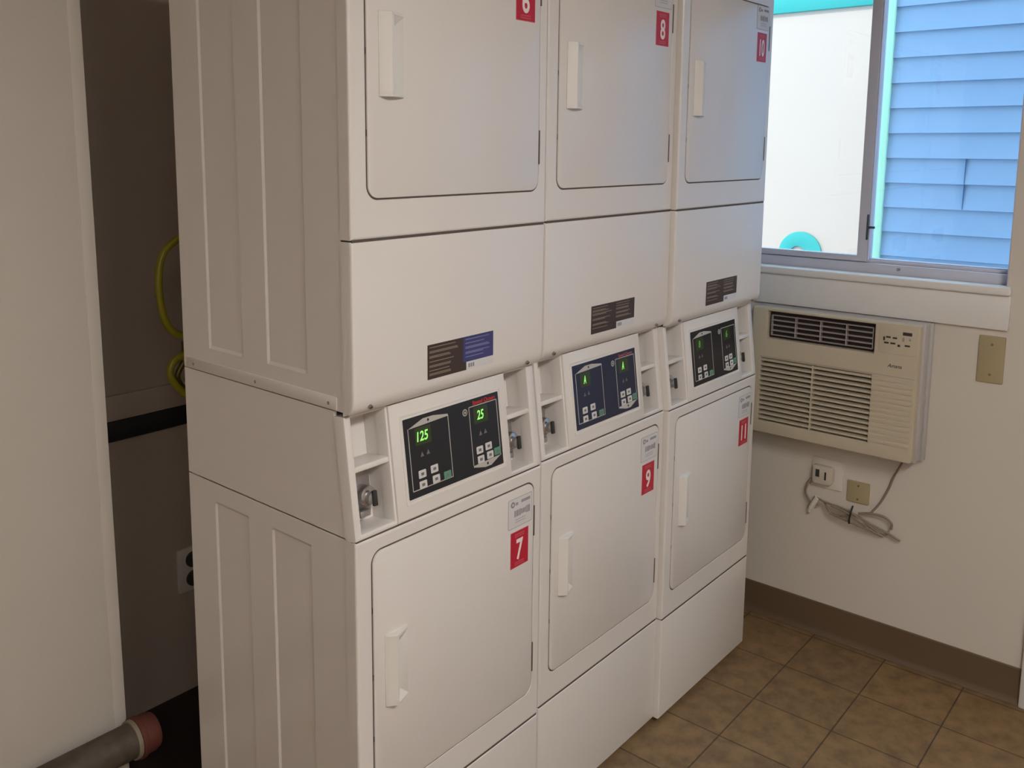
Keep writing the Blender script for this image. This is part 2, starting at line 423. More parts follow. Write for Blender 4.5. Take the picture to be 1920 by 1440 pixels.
# ------------------------------------------------------------------ door at the right, only its casing shows
m = MB(o=(W, 0, 0), **WF)
m.box(0.9455, 1.03, 0.0, 2.74, 0, 0.020, TRIM, bev=0.004)
m.box(1.88, 1.965, 0.0, 2.74, 0, 0.020, TRIM, bev=0.004)
m.box(0.9455, 1.965, 2.66, 2.745, 0, 0.022, TRIM, bev=0.004)
struct(m.build('trim_6'))
m = MB(o=(W, 0, 0), **WF)
m.plate([rect(1.03, 1.88, 0.01, 2.66), rect(1.16, 1.75, 1.05, 2.5)], -0.09, -0.045, DOORP, bev=0.003)
dr = struct(m.build('door_1'))
g = MB(o=(W, 0, 0), **WF); g.box(1.16, 1.75, 1.05, 2.5, -0.07, -0.065, GLASS); g.build('door_pane', dr)
g = MB(o=(W, 0, 0), **WF); g.cyl((1.10, 1.15), 0.026, -0.045, 0.01, CHROME, bev=0.01); g.build('door_knob', dr)

# ------------------------------------------------------------------ added ceiling lights, out of view
for i, ((lx, ly), s_) in enumerate(LAMPS):
    t = thing('added_ceiling_light', 'unseen ceiling light added to light the room, nearer the dryers' if i == 0 else 'unseen ceiling light added to light the room, farther from the window', 'added light', (lx, ly, CH))
    b = MB(**Z); b.box(-.62, .62, -.17, .17, -0.055, 0, FIXT, bev=0.006); b.build('fixture_body', t)
    b = MB(**Z); b.box(-.59, .59, -.145, .145, -0.075, -0.052, lamp_mat(i, s_), bev=0.008); b.build('diffuser', t)

# ------------------------------------------------------------------ outside
m = MB(**Z); m.box(W + .14, 14, -8, 12, -0.55, -0.45, GRND); o = m.build('ground', smooth=False); struct(o)
sx = W + 1.9
t = thing('neighbouring_wing', 'blue clapboard wall with mint corner board outside the right pane', 'building', (sx, 0.0, -0.45))
b = MB(o=(0, 0, 0.45), **WF)
SID = mat('blue_siding', (0.24, 0.345, 0.50, 1), 0.6, noise=0.06, nscale=6, bump=0.2, bscale=50)
zz = 1.83 - 0.1405 * 16
for k in range(30):
    z0 = zz + k * 0.1405
    b.prism([(-0.02, z0), (0.016, z0), (0.014, z0 + .004), (0.002, z0 + .1405), (-0.02, z0 + .1405)], -0.225, 5.2, SID)
b.box(0.1905, 0.1935, 1.69, 1.969, 0.0, 0.0155, NAVYR)
b.build('clapboard_wall', t)
b = MB(o=(0, 0, 0.45), **WF); b.box(-0.272, -0.225, 0 - .45, 4.0, -0.05, 0.03, MINT, bev=0.002); b.build('corner_board', t)
b = MB(o=(0, 0, 0.45), **WF); b.box(-0.26, 5.2, -0.45, 4.0, -1.9, -0.02, SID); b.build('wall_body', t, smooth=False)
# white building with a teal eave
ex = W + 4.0
t = thing('white_building', 'bright white sunlit building with teal eave outside the left pane', 'building', (ex, 1.5, -0.45))
b = MB(o=(0, -1.5, 0.45), **WF); b.box(-9, -0.6, -0.45, 3.17, -2.5, 0, EXTW); b.build('outer_wall', t, smooth=False)
b = MB(o=(0, -1.5, 0.45), **WF); b.box(-9.2, -0.6, 3.15, 3.34, -2.6, 0.03, TEAL, bev=0.01); b.build('fascia_board', t)
b = MB(o=(0, -1.5, 0.45), **WF); b.box(-9.2, -0.6, 3.34, 3.6, -2.6, 0.05, NAVYR, bev=0.01); b.build('roof', t)
b = MB(o=(0, 0, 0))
b.tube([(ex - .01, 1.84, 3.15), (ex - .012, 1.5, 3.05), (ex - .012, 1.25, 2.96), (ex - .01, 1.06, 2.92)], 0.008, CABLE)
o = tag(b.build('wall_cable'), 'thin grey cable running down the white building outside', 'cable')
b = MB(o=(ex, 0, 0), **WF)
b.plate([[(-1.52 + .185 * math.cos(a * PI / 24), 1.135 + .185 * math.sin(a * PI / 24)) for a in range(48)],
         [(-1.54 + .065 * math.cos(a * PI / 24), 1.13 + .065 * math.sin(a * PI / 24)) for a in range(48)]], 0.001, 0.02, TEAL, bev=0.004)
b.cyl((-1.54, 1.135), 0.014, 0.001, 0.03, CABLE)
o = tag(b.build('round_sign'), 'round teal ring mounted on the white wall outside, cut by the sill', 'sign')

# ------------------------------------------------------------------ dryers
DW = 0.68
HL = 1.434
def handle_mesh(z0, z1):
    b = MB()
    # one body: a ramp rising to a ridge, the pocket cut behind it, closed above and below by sloping webs
    P = 0.022; y0 = 0.0035
    ridge = [(0.083, y0), (0.088, 0.0095), (0.096, 0.0150), (0.104, P), (0.110, P - .0005), (0.1135, P - .004), (0.1135, y0)]
    web = [(0.083, y0), (0.088, 0.0095), (0.096, 0.0150), (0.104, P), (0.110, P - .0005), (0.118, P - .003), (0.150, 0.0085), (0.153, y0)]
    def loft(prof, a, c, bv):
        bb = bmesh.new(); f = bb.faces.new([bb.verts.new((q[0], a, q[1])) for q in prof])
        r_ = bmesh.ops.extrude_face_region(bb, geom=[f])
        for g_ in r_['geom']:
            if isinstance(g_, bmesh.types.BMVert): g_.co.y = c
        bmesh.ops.recalc_face_normals(bb, faces=bb.faces[:])
        if bv:
            E_ = [e for e in bb.edges if abs(e.verts[0].co.y - e.verts[1].co.y) < 1e-6 and max(e.verts[0].co.z, e.verts[1].co.z) > y0 + .001]
            bmesh.ops.bevel(bb, geom=E_, offset=bv, segments=1, profile=0.5, affect='EDGES')
        b.take(bb, PLASTIC)
    loft(ridge, z0 + .006, z1 - .006, 0)
    loft(web, z0, z0 + 0.008, 0.0012); loft(web, z1 - 0.008, z1, 0.0012)
    zi0, zi1 = z0 + 0.0075, z1 - 0.0075
    for (za, zb) in ((zi0, zi0 + 0.024), (zi1, zi1 - 0.024)):
        bb = bmesh.new()
        q = [bb.verts.new(p) for p in ((0.112, za, P - .003), (0.150, za, 0.0085), (0.151, za, y0), (0.112, za, y0), (0.112, zb, y0 + .001), (0.122, zb, y0 + .001))]
        bb.faces.new((q[0], q[1], q[5], q[4])); bb.faces.new((q[0], q[3], q[2], q[1])); bb.faces.new((q[4], q[5], q[2], q[3])); bb.faces.new((q[1], q[2], q[5])); bb.faces.new((q[0], q[4], q[3]))
        bmesh.ops.recalc_face_normals(bb, faces=bb.faces[:])
        b.take(bb, PLASTIC)
    b.box(0.082, 0.154, z0 - .001, z1 + .001, 0.0015, 0.0040, PLASTIC, bev=0.001)
    return b

def grid_side(b, z0, z1, ry, rz, depth=0.004, y0=0.036, y1=0.682, slope=0.006, x=0.002, m_=None):
    """left side panel facing -x with pressed recesses"""
    def f(t, a, c, sl=slope):
        if t <= a or t >= c: return 0
        return min(1, (t - a) / sl, (c - t) / sl)
    ys = {y0, y1}
    for a, c in ry: ys |= {a, a + slope, c - slope, c}
    ys = sorted(ys)
    zs = sorted({z0, z1, rz[0], rz[0] + .008, rz[1] - .008, rz[1]})
    bb = bmesh.new(); V = {}
    for i, y in enumerate(ys):
        for j, z in enumerate(zs):
            d = sum(f(y, a, c) for a, c in ry) * f(z, rz[0], rz[1], .008) * depth
            V[i, j] = bb.verts.new((x + d, y, z))
    for i in range(len(ys) - 1):
        for j in range(len(zs) - 1):
            bb.faces.new((V[i, j], V[i, j + 1], V[i + 1, j + 1], V[i + 1, j]))
    me = bpy.data.meshes.new('t'); bb.to_mesh(me); bb.free()
    k = b.mi(m_ or ENAMEL)
    for p in me.polygons: p.material_index = k
    b.bm.from_mesh(me); bpy.data.meshes.remove(me)

DX0, DX1 = 0.049, 0.645
def door_loop(z0, z1, g=0.0): return rrect(DX0 - g, DX1 + g, z0 - g, z1 + g, 0.028 + g, 8)

RIBS = [(0.160, 0.312), (0.410, 0.560)]
def sh(z): return (0, 0, -z)

def lower_dryer():
    t = thing('tumble_dryer', 'x', 'dryer')
    zt = 1.1415
    c = MB(); c.thr = 11.8
    # side, back and body
    c.box(0.012, DW - .002, 0.03, zt - .002, -0.682, -0.034, ENAMEL)
    grid_side(c, 0.02, zt, RIBS, (0.10, 1.092))
    c.box(0.010, DW - .002, 0.012, 0.03, -0.67, -0.05, DARK)
    # door surround with the door opening
    c.plate([rect(0, DW, 0.3945, zt), door_loop(0.482, 1.104, 0.0042)], -0.0355, 0, ENAMEL, bev=0.006, seg=3, hbev=0.001)
    c.box(0.03, 0.66, 0.46, 1.12, -0.034, -0.030, DARK)
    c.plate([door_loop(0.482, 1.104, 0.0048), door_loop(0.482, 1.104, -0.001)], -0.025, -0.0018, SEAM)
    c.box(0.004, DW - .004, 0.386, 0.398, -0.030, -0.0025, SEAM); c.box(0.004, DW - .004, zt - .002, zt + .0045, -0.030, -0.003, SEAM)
    for z in (0.965, 0.800, 0.645): c.box(0.0445, 0.0535, z - .007, z + .007, -0.012, -0.001, DARK)
    # side of the control section, its front edge leaning back
    c.prism([(-0.682, zt + .003), (-0.034, zt + .003), (-0.070, HL - .0005), (-0.682, HL)], 0.002, 0.010, ENAMEL)
    c.prism([(-0.682, zt + .003), (-0.034, zt + .003), (-0.070, HL - .0005), (-0.682, HL)], DW - .008, DW - .002, ENAMEL)
    c.prism([(-0.682, zt + .003), (-0.10, zt + .003), (-0.14, HL - .0005), (-0.682, HL)], 0.004, DW - .004, ENAMEL)
    c.build('cabinet', t)
    p = MB(); p.plate([rect(0, DW, 0.02, 0.3905)], -0.0355, 0, ENAMEL, bev=0.006, seg=3); p.build('access_panel', t)
    d = MB(); d.plate([door_loop(0.482, 1.104)], -0.028, 0.002, ENAMEL, bev=0.002, seg=2); dd = d.build('door', t)
    handle_mesh(0.712, 0.890).build('handle', dd)
    for z in (0.991, 0.584):
        h = MB(); h.box(0.6445, 0.6505, z - .044, z + .044, -0.012, 0.003, HINGE, bev=0.0015); h.build('hinge', t)
    # control section: leaning face with two coin bays
    z0 = zt + .003; HC = 1.4265; L = math.hypot(HC - z0, 0.035); sv = ((HC - z0) / L, 0.035 / L)
    fr = dict(o=(0, 0, z0), u=(1, 0, 0), v=(0, sv[1], sv[0]), n=(0, -sv[0], sv[1]))
    k = MB(**fr)
    k.plate([rect(0, DW, 0, L), rect(0.021, 0.122, 0.014, L - .004), rect(0.553, 0.648, 0.014, L - .004)], -0.035, 0, ENAMEL, bev=0.005, seg=2)
    k.plate([rect(0.128, 0.547, 0.004, L - .001)], -0.002, 0.006, ENAMEL, bev=0.004, seg=2)
    k.plate([rrect(0.158, 0.526, 0.036, 0.252, 0.004, 2), rrect(0.164, 0.520, 0.042, 0.246, 0.003, 2)], 0.005, 0.0075, ENAMEL, bev=0.001)
    for a, e in ((0.021, 0.122), (0.553, 0.648)):
        k.plate([rect(a - .006, e + .006, 0.008, L - .001), rect(a - .001, e + .001, 0.013, L - .004)], -0.078, -0.030, ENAMEL)
        k.box(a - .004, e + .004, 0.010, L - .002, -0.083, -0.0775, ENAMEL)
        k.box(a - .003, e + .003, 0.152, 0.166, -0.0775, -0.003, ENAMEL, bev=0.003)
    cp = k.build('control_panel', t)
    for a, e in ((0.021, 0.122), (0.553, 0.648)):
        mm = (a + e) / 2
        q = MB(**fr)      # coin lock in the lower bay
        q.plate([rrect(mm - .036, mm + .036, 0.028, 0.142, 0.02, 4)], -0.0776, -0.058, STEEL, bev=0.004)
        q.cyl((mm + .004, 0.082), 0.024, -0.06, -0.028, CHROME, bev=0.005)
        q.cyl((mm + .006, 0.078), 0.014, -0.03, -0.016, STEEL, bev=0.003)
        q.box(mm + .002, mm + .014, 0.060, 0.096, -0.018, -0.010, DARK, bev=0.002)
        q.box(mm - .012, mm + .020, 0.030, 0.046, -0.058, -0.045, STEEL, bev=0.003)
        q.build('coin_lock', cp)
        q = MB(**fr)      # coin slot in the upper bay
        q.box(mm - .034, mm - .010, 0.172, L - .02, -0.075, -0.066, ENAMEL, bev=0.002)
        q.box(mm - .026, mm - .020, 0.180, L - .03, -0.066, -0.060, DARK, bev=0.001)
        q.cyl((mm - .023, 0.225), 0.008, -0.066, -0.052, STEEL, bev=0.002)
        q.build('coin_slot', cp)
    t['frame_L'] = L
    return t, dd, cp, fr

def upper_dryer():
    t = thing('tumble_dryer', 'x', 'dryer', (0, 0, HL))
    T1 = 2.60
    c = MB(); c.thr = 11.8
    c.box(0.012, DW - .002, 1.4365, T1, -0.682, -0.034, ENAMEL)
    grid_side(c, 1.436, T1, RIBS, (1.502, 2.56))
    c.plate([rect(0, DW, 1.8185, T1), door_loop(1.906, 2.528, 0.0040)], -0.0355, 0, ENAMEL, bev=0.006, seg=3, hbev=0.001)
    c.box(0.03, 0.66, 1.88, 2.55, -0.034, -0.030, DARK)
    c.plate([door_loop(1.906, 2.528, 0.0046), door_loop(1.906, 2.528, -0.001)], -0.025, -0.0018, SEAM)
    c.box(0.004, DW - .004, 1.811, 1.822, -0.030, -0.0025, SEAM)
    for z in (2.215, 2.045): c.box(0.0445, 0.0535, z - .007, z + .007, -0.012, -0.001, DARK)
    cc = c.build('cabinet', t, shift=sh(HL))
    # screwed flange along the bottom of the side
    f = MB(u=(0, -1, 0), v=(0, 0, 1), n=(-1, 0, 0))
    f.plate([rrect(-0.671, -0.058, 1.4365, 1.467, 0.003, 2)], -0.003, -0.0002, ENAMEL, bev=0.0015)
    for y in (0.636, 0.362, 0.086): f.cyl((-y, 1.4495), 0.0045, -0.001, 0.0004, SCREW, seg=12, bev=0.001)
    f.build('side_flange', t, shift=sh(HL))
    p = MB()
    prof = [(-0.0355, 1.8145), (-0.004, 1.8145), (-0.001, 1.8125), (0, 1.808), (0, 1.468), (-0.001, 1.458), (-0.005, 1.446), (-0.012, 1.437), (-0.022, 1.431), (-0.033, 1.4280), (-0.0355, 1.4280)]
    bb = bmesh.new(); rings = []
    for u_, ins in ((0.0, .0065), (0.0006, .0040), (0.0022, .0016), (0.0050, .0003), (0.0080, 0.0), (DW - .0080, 0.0), (DW - .0050, .0003), (DW - .0022, .0016), (DW - .0006, .0040), (DW, .0065)):
        rings.append([bb.verts.new((u_, q[1], max(-0.0358, q[0] - ins))) for q in prof])
    for a_, b_ in zip(rings, rings[1:]):
        for k in range(len(prof)): bb.faces.new((a_[k], b_[k], b_[(k + 1) % len(prof)], a_[(k + 1) % len(prof)]))
    bb.faces.new(rings[0]); bb.faces.new(rings[-1])
    bmesh.ops.recalc_face_normals(bb, faces=bb.faces[:]); p.take(bb, ENAMEL); p.thr = 30

    for x in (0.051, 0.614):
        p.frame(o=(x, 0.004, 1.4465), n=(0, -0.91, -0.42), v=(0, -0.42, 0.91))
        p.cyl((0, 0), 0.0055, -0.001, 0.005, SCREW, seg=12, bev=0.001)
        p.box(-0.0045, 0.0045, -0.001, 0.001, 0.0045, 0.0054, DARK)
    pp = p.build('access_panel', t, shift=sh(HL))
    d = MB(); d.plate([door_loop(1.906, 2.528)], -0.028, 0.002, ENAMEL, bev=0.002, seg=2); dd = d.build('door', t, shift=sh(HL))
    handle_mesh(2.122, 2.300).build('handle', dd, shift=sh(HL))
    for z in (2.419, 2.017):
        h = MB(); h.box(0.6445, 0.6505, z - .044, z + .044, -0.012, 0.003, HINGE, bev=0.0015); h.build('hinge', t, shift=sh(HL))
    return t, dd, pp

def kids(o): return [c for c in bpy.data.objects if c.parent == o]
def copy_tree(o, parent=None):
    c = o.copy(); COL.objects.link(c)
    if parent: c.parent = parent
    m_ = {o: c}
    for ch in kids(o):
        m_.update(copy_tree(ch, c)[1])
    return c, m_

def number_sticker(parent, num, z, shift):
    b = MB()
    u0_, u1_ = 0.546, 0.620
    b.plate([rect(u0_ - .0015, u1_ + .0015, z - .0515, z + .0515)], 0.0018, 0.0026, REDP)
    b.plate([rect(u0_, u1_, z - .050, z + .050)], 0.0022, 0.0030, RED)
    b.text(num, (u0_ + u1_) / 2, z - 0.002, 0.060, WHITEP, n=0.0036, wid=0.029 if len(num) == 1 else 0.040, bold=0.02)
    for (v, n_, hh) in ((z + .042, 5, .004), (z + .036, 4, .003), (z - .038, 6, .003), (z - .044, 7, .003)):
        w_ = 0.042
        for k in range(n_):
            b.box((u0_ + u1_) / 2 - w_ / 2 + k * w_ / n_, (u0_ + u1_) / 2 - w_ / 2 + (k + .75) * w_ / n_, v - hh / 2, v + hh / 2, 0.0030, 0.0034, REDP)
    b.build('number_sticker', parent, shift=shift)

def service_label(parent, z, shift, seed):
    """small pale service label above the number"""
    rnd = random.Random(seed)
    b = MB(); a, e = 0.533, 0.636
    b.plate([rrect(a, e, z - .042, z + .042, 0.005, 3)], 0.0018, 0.0026, LINEP)
    b.plate([rrect(a + .002, e - .002, z - .040, z + .040, 0.004, 3)], 0.0022, 0.0029, PAPER)
    b.cyl((a + .019, z + .026), 0.0085, 0.0028, 0.0033, GREYP, seg=16)
    b.cyl((a + .019, z + .026), 0.0035, 0.0032, 0.0036, PAPER, seg=12)
    for k in range(3): b.box(a + .031 + k * .004, a + .0335 + k * .004, z + .021, z + .029, 0.0028, 0.0033, GREYP)
    for k in range(7): b.box(a + .056 + k * .0056, a + .060 + k * .0056, z + .023, z + .031, 0.0028, 0.0033, GREYP)
    x = a + .026
    for k in range(11):
        w_ = rnd.choice((.0025, .0035, .0045)); h_ = rnd.choice((.009, .011, .012))
        b.box(x, x + w_, z - .004 - h_ + .004, z - .004 + h_, 0.0028, 0.0033, GREYP); x += w_ + .0026
    for v in (-.020, -.027): b.box(a + .03, a + .075, z + v - .0012, z + v + .0012, 0.0028, 0.0032, LINEP)
    b.build('service_label', parent, shift=shift)

def rating_label(parent, shift, blue):
    b = MB(); a, e, z0, z1 = 0.229, 0.467, 1.4725, 1.556
    mid = a + (e - a) * 0.52
    b.plate([[(a, z0), (mid + .012, z0), (mid + .012, z0 + .020), (e, z0 + .020), (e, z1), (a, z1)]], 0.0004, 0.0012, BROWN)
    if blue: b.plate([rect(mid, e - .001, z0 + .0205, z1 - .001)], 0.0008, 0.0015, BLUEL)  # blue reflection painted over the right half of the nearest label
    b.plate([rect(mid + .012, e, z0, z0 + .020)], 0.0004, 0.0012, PAPER)
    for k in range(3): b.box(mid + .020 + k * .008, mid + .025 + k * .008, z0 + .005, z0 + .015, 0.0011, 0.0016, GREYP)
    rnd = random.Random(3 + blue)
    for side in (0, 1):
        x0 = a + .005 if side == 0 else mid + .008; x1 = (mid - .016) if side == 0 else e - .006
        tm = TAN if (side == 0 or not blue) else BLUEP
        v = z1 - .006
        while v > (z0 + .006 if side == 0 else z0 + .028):
            h_ = rnd.choice((.0035, .006, .009)); 
            if v - h_ < (z0 + .003 if side == 0 else z0 + .024): break
            n_ = int(h_ / .003) 
            for r_ in range(max(1, n_)):
                b.box(x0, x1 - rnd.random() * (x1 - x0) * .35, v - r_ * .0032 - .0021, v - r_ * .0032, 0.0014, 0.0018, tm)
            v -= h_ + rnd.choice((.004, .006))
    b.build('warning_label', parent, shift=shift)

def keypad(cp, fr, idx):
    """black keypad overlay with its displays and buttons"""
    ol, orr, ob, ot = 0.168, 0.514, 0.048, 0.240
    P = lambda u, v: (ol + u * (orr - ol), ot - v * (ot - ob))
    N = 0.0068
    b = MB(**fr)
    b.plate([rrect(ol, orr, ob, ot, 0.002, 2)], 0.005, N, OVERB if idx == 1 else OVER)
    def line(p, q, wd=0.0011):
        p, q = Vector(P(*p)), Vector(P(*q)); d_ = (q - p).normalized(); n_ = Vector((-d_.y, d_.x)) * wd
        b.plate([[tuple(p + n_), tuple(p - n_), tuple(q - n_), tuple(q + n_)]], N - .0002, N + .0003, OLINE)
    # left frame with its peak above, right frame with its peak below
    line((.04, .13), (.04, .91)); line((.04, .91), (.44, .91)); line((.44, .91), (.44, .10))
    b.plate([[P(.04, .135), P(.19, .05), P(.29, .05), P(.44, .09), P(.44, .115), P(.25, .125)]], N - .0002, N + .0003, OLINE)
    b.cyl(P(.24, .085), .0035, N, N + .0005, OVER, seg=12)
    line((.665, .10), (.665, .88)); line((.665, .10), (.975, .10)); line((.975, .10), (.975, .87))
    b.plate([[P(.665, .885), P(.78, .875), P(.975, .865), P(.86, .955), P(.79, .955), P(.665, .905)]], N - .0002, N + .0003, OLINE)
    b.cyl(P(.82, .915), .0035, N, N + .0005, OVER, seg=12)
    for (u_, v_) in ((.155, .485), (.215, .48), (.77, .48), (.825, .475)):
        c_ = P(u_, v_); s_ = .006
        b.plate([[(c_[0] - s_, c_[1] - s_), (c_[0] + s_, c_[1] - s_), (c_[0], c_[1] + s_)]], N - .0002, N + .0003, DIMP)
    # round mark at the top middle
    hc = P(.62, .15)
    b.cyl(hc, .009, N - .0002, N + .0003, OLINE, seg=20); b.cyl(hc, .006, N, N + .0005, OVER, seg=20); b.cyl(hc, .0035, N, N + .0007, OLINE, seg=16)
    if idx == 0: b.text('Speed Queen', *P(.835, .065), .0135, BRANDRED, n=N + .0004, wid=.088, shear=.15, bold=.02)
    if idx == 1: b.text('Speed Queen', *P(.835, .065), .0125, MATS['faded_red_print'], n=N + .0004, wid=.080, shear=.15)
    b.build('keypad_overlay', cp)
    txt = [('125', '25'), ('A', 'A'), ('8', '6')][idx]
    dm = (DIGIT, DIGIT, DIGITD)[idx]
    for (c_, s_) in ((P(.18, .26), txt[0]), (P(.79, .235), txt[1])):
        q = MB(**fr)
        q.plate([rect(c_[0] - .027, c_[0] + .027, c_[1] - .021, c_[1] + .021)], N - .0004, N + .0002, LCD)
        q.text(s_, c_[0] - .002, c_[1], .024, dm, n=N + .0006, wid=.012 * max(1, len(s_)), shear=.12, bold=.012)
        q.build('display', cp)
    for (u_, v_, g_) in ((.14, .73, 0), (.26, .72, 0), (.14, .865, 0), (.27, .855, 0), (.385, .86, 1), (.745, .70, 0), (.845, .69, 0), (.75, .83, 0), (.855, .815, 0), (.94, .80, 1)):
        c_ = P(u_, v_); q = MB(**fr)
        q.plate([rrect(c_[0] - .0125, c_[0] + .0125, c_[1] - .0095, c_[1] + .0095, .002, 2)], N - .0006, N + .0009, BGREEN if g_ else BUTTON, bev=.0004)
        q.box(c_[0] - .005, c_[0] + .005, c_[1] - .0035, c_[1] + .0035, N + .0008, N + .0011, DIMP)
        q.build('start_button' if g_ else 'button', cp)

low, low_door, low_cp, FR = lower_dryer()
upp, upp_door, upp_panel = upper_dryer()
del low['frame_L']
placesx = [(0.0, 0.0), (0.698, 0.011), (1.3787, -0.0088)]
GR = 'coin-operated dryers stacked in a row'
lows = [(low, low_door, low_cp)]; upps = [(upp, upp_door, upp_panel)]
for i in (1, 2):
    c_, mm_ = copy_tree(low); lows.append((c_, mm_[low_door], mm_[low_cp]))
    c_, mm_ = copy_tree(upp); upps.append((c_, mm_[upp_door], mm_[upp_panel]))
LBL = [('white lower dryer numbered 7, its green display reading 125, nearest stack', 'white upper dryer numbered 6, on top of the nearest stack'),
       ('white lower dryer numbered 9, bottom of the middle stack', 'white upper dryer numbered 8, on top of the middle stack'),
       ('white lower dryer numbered 11, bottom of the stack by the window', 'white upper dryer numbered 10, on top of the stack by the window')]
for i, (x, y) in enumerate(placesx):
    t_, d_, c_ = lows[i]; t_.location = (x, y, 0); t_['label'] = LBL[i][0]; t_['group'] = GR
    number_sticker(d_, ('7', '9', '11')[i], 0.934, (0, 0, 0)); service_label(d_, 1.039, (0, 0, 0), i)
    keypad(c_, FR, i)
    t_, d_, p_ = upps[i]; t_.location = (x, y, HL); t_['label'] = LBL[i][1]; t_['group'] = GR
    number_sticker(d_, ('6', '8', '10')[i], 2.382, sh(HL)); service_label(d_, 2.486, sh(HL), i + 5)
    rating_label(p_, sh(HL), i == 0)

# ------------------------------------------------------------------ air conditioner in the wall below the window
AF = 0.12
t = thing('air_conditioner', 'beige through-the-wall air conditioner with louvred grille below the window', 'air conditioner', (W, -0.23, 0.85))
t_ac = t
sft = lambda: dict(o=(0, 0.23, -0.85), **WF)
a0, a1, z0, z1 = -0.100, 0.556, 0.852, 1.379
b = MB(**sft()); b.box(a0, a1, z0, z1, 0.0, 0.085, ACS, bev=0.004); b.box(a1 - .002, a1 + .010, z0 - .004, z1, 0.0, 0.030, ACS, bev=0.002); b.build('sleeve', t)
b = MB(**sft())
VO = (-0.032, 0.388, 1.254, 1.366)      # vent opening
LO = (-0.052, 0.386, 0.906, 1.170)     # louvre opening
b.plate([rrect(a0 + .004, 0.548, z0 + .003, z1, (.008, .012, .006, .006), 4), rect(*VO), rect(*LO)], 0.085, AF, ACP, bev=0.006, seg=3)
b.box(VO[0], VO[1], VO[2], VO[3], 0.082, 0.086, ACD)
b.box(LO[0], LO[1], LO[2], LO[3], 0.082, 0.086, ACD)
b.box(-0.058, 0.541, 1.176, 1.1785, AF - .001, AF + .0008, ACM)
# shallow ribs on the right, continuing the louvres
nsl = 13; ph = (LO[3] - LO[2]) / nsl
for k in range(nsl):
    v = LO[2] + k * ph
    b.prism([(AF - .004, v + ph * .3), (AF + .0035, v + ph * .38), (AF + .0035, v + ph * .80), (AF - .004, v + ph)], 0.388, 0.536, ACP)
b.build('front_cover', t)
b = MB(**sft())
for k in range(nsl):
    v = LO[2] + k * ph
    b.prism([(0.096, v + ph * .86), (0.098, v + ph * 1.0), (AF + .001, v + ph * .80), (AF + .001, v + ph * .44), (AF - .003, v + ph * .44)], LO[0], LO[1], ACP)
b.box(0.160, 0.166, LO[2], LO[3], 0.095, AF + .002, ACP)
b.build('intake_grille', t)
b = MB(**sft())
vi = (VO[0] + .012, VO[1] - .008, VO[2] + .012, VO[3] - .016)
b.plate([rect(*vi), rect(vi[0] + .003, vi[1] - .003, vi[2] + .003, vi[3] - .003)], 0.092, 0.108, ACM, bev=.001)
for k in (1, 2, 3):
    v = vi[2] + (vi[3] - vi[2]) * k / 4
    b.prism([(0.098, v), (0.099, v + .003), (0.110, v + .001), (0.110, v - .0015)], vi[0], vi[1], ACM)
    u_ = vi[0] + (vi[1] - vi[0]) * k / 4
    b.box(u_ - .002, u_ + .002, vi[2], vi[3], 0.088, 0.109, ACM)
b.build('air_vent', t)
b = MB(**sft())
b.plate([rrect(0.404, 0.538, 1.262, 1.362, .004, 3)], AF - .001, AF + .0012, ACP, bev=.0008)
N = AF + .0012
b.box(0.488, 0.520, 1.338, 1.350, N - .001, N + .002, ACD, bev=.001)
for (u_, v_, w_, h_) in ((.423, 1.318, .006, .014), (.438, 1.325, .016, .006), (.461, 1.324, .015, .006), (.432, 1.303, .016, .006), (.455, 1.303, .017, .006),
                         (.4765, 1.297, .008, .008), (.491, 1.322, .007, .014), (.514, 1.324, .007, .008), (.506, 1.300, .018, .006)):
    b.box(u_ - w_ / 2, u_ + w_ / 2, v_ - h_ / 2, v_ + h_ / 2, N - .001, N + .0016, ACD if v_ < 1.32 or w_ > .01 else ACM, bev=.0005)
b.build('control_pad', t)
b = MB(**sft()); b.text('Amana', 0.468, 1.218, 0.014, ACD, n=AF + .0006, wid=.050, shear=.3, bold=.01); b.build('brand_badge', t)

# ------------------------------------------------------------------ plates and cord under the air conditioner
def screw_plate(name, label, cat, u0_, u1_, v0_, v1_, m_):
    cu, cv = (u0_ + u1_) / 2, (v0_ + v1_) / 2
    t = thing(name, label, cat, (W, -cu, cv))
    b = MB(**WF); b.plate([rrect(u0_ - cu, u1_ - cu, v0_ - cv, v1_ - cv, .004, 3)], 0, 0.007, m_, bev=.003); b.build('plate', t)
    for s_ in (-1, 1):
        q = MB(**WF); q.cyl((0, s_ * (v1_ - v0_) * .32), .0045, .006, .0085, PLATED, seg=12, bev=.001); q.build('screw', t)
    return t
screw_plate('cover_plate', 'tall beige blank cover plate right of the air conditioner, under the window apron', 'wall plate', 0.716, 0.801, 1.183, 1.355, PLATE)
screw_plate('cover_plate', 'small beige blank plate behind the coiled cord below the air conditioner', 'wall plate', 0.288, 0.374, 0.612, 0.700, PLATE)
t = thing('power_outlet', 'pale wall outlet under the air conditioner with the cord plugged in', 'outlet', (W, -0.20, 0.70))
b = MB(o=(0, .20, -.70), **WF); b.plate([rrect(0.140, 0.268, 0.640, 0.765, .006, 3)], 0, 0.006, WALL, bev=.003); b.build('plate', t)
b = MB(o=(0, .20, -.70), **WF); b.plate([rrect(0.152, 0.236, 0.660, 0.738, (.012, .020, .016, .010), 4)], 0.004, 0.030, OUTP, bev=.005)
b.box(0.166, 0.182, 0.690, 0.722, 0.0285, 0.0308, DARK, bev=.001); b.box(0.202, 0.210, 0.682, 0.716, 0.0285, 0.0308, DARK, bev=.001)
b.build('socket_block', t)
def wp(y, z, n=0.02): return (W - n, y, z)
O3 = Vector((W, -0.23, 0.85))
b = MB(u=(1, 0, 0), v=(0, 1, 0), n=(0, 0, 1))
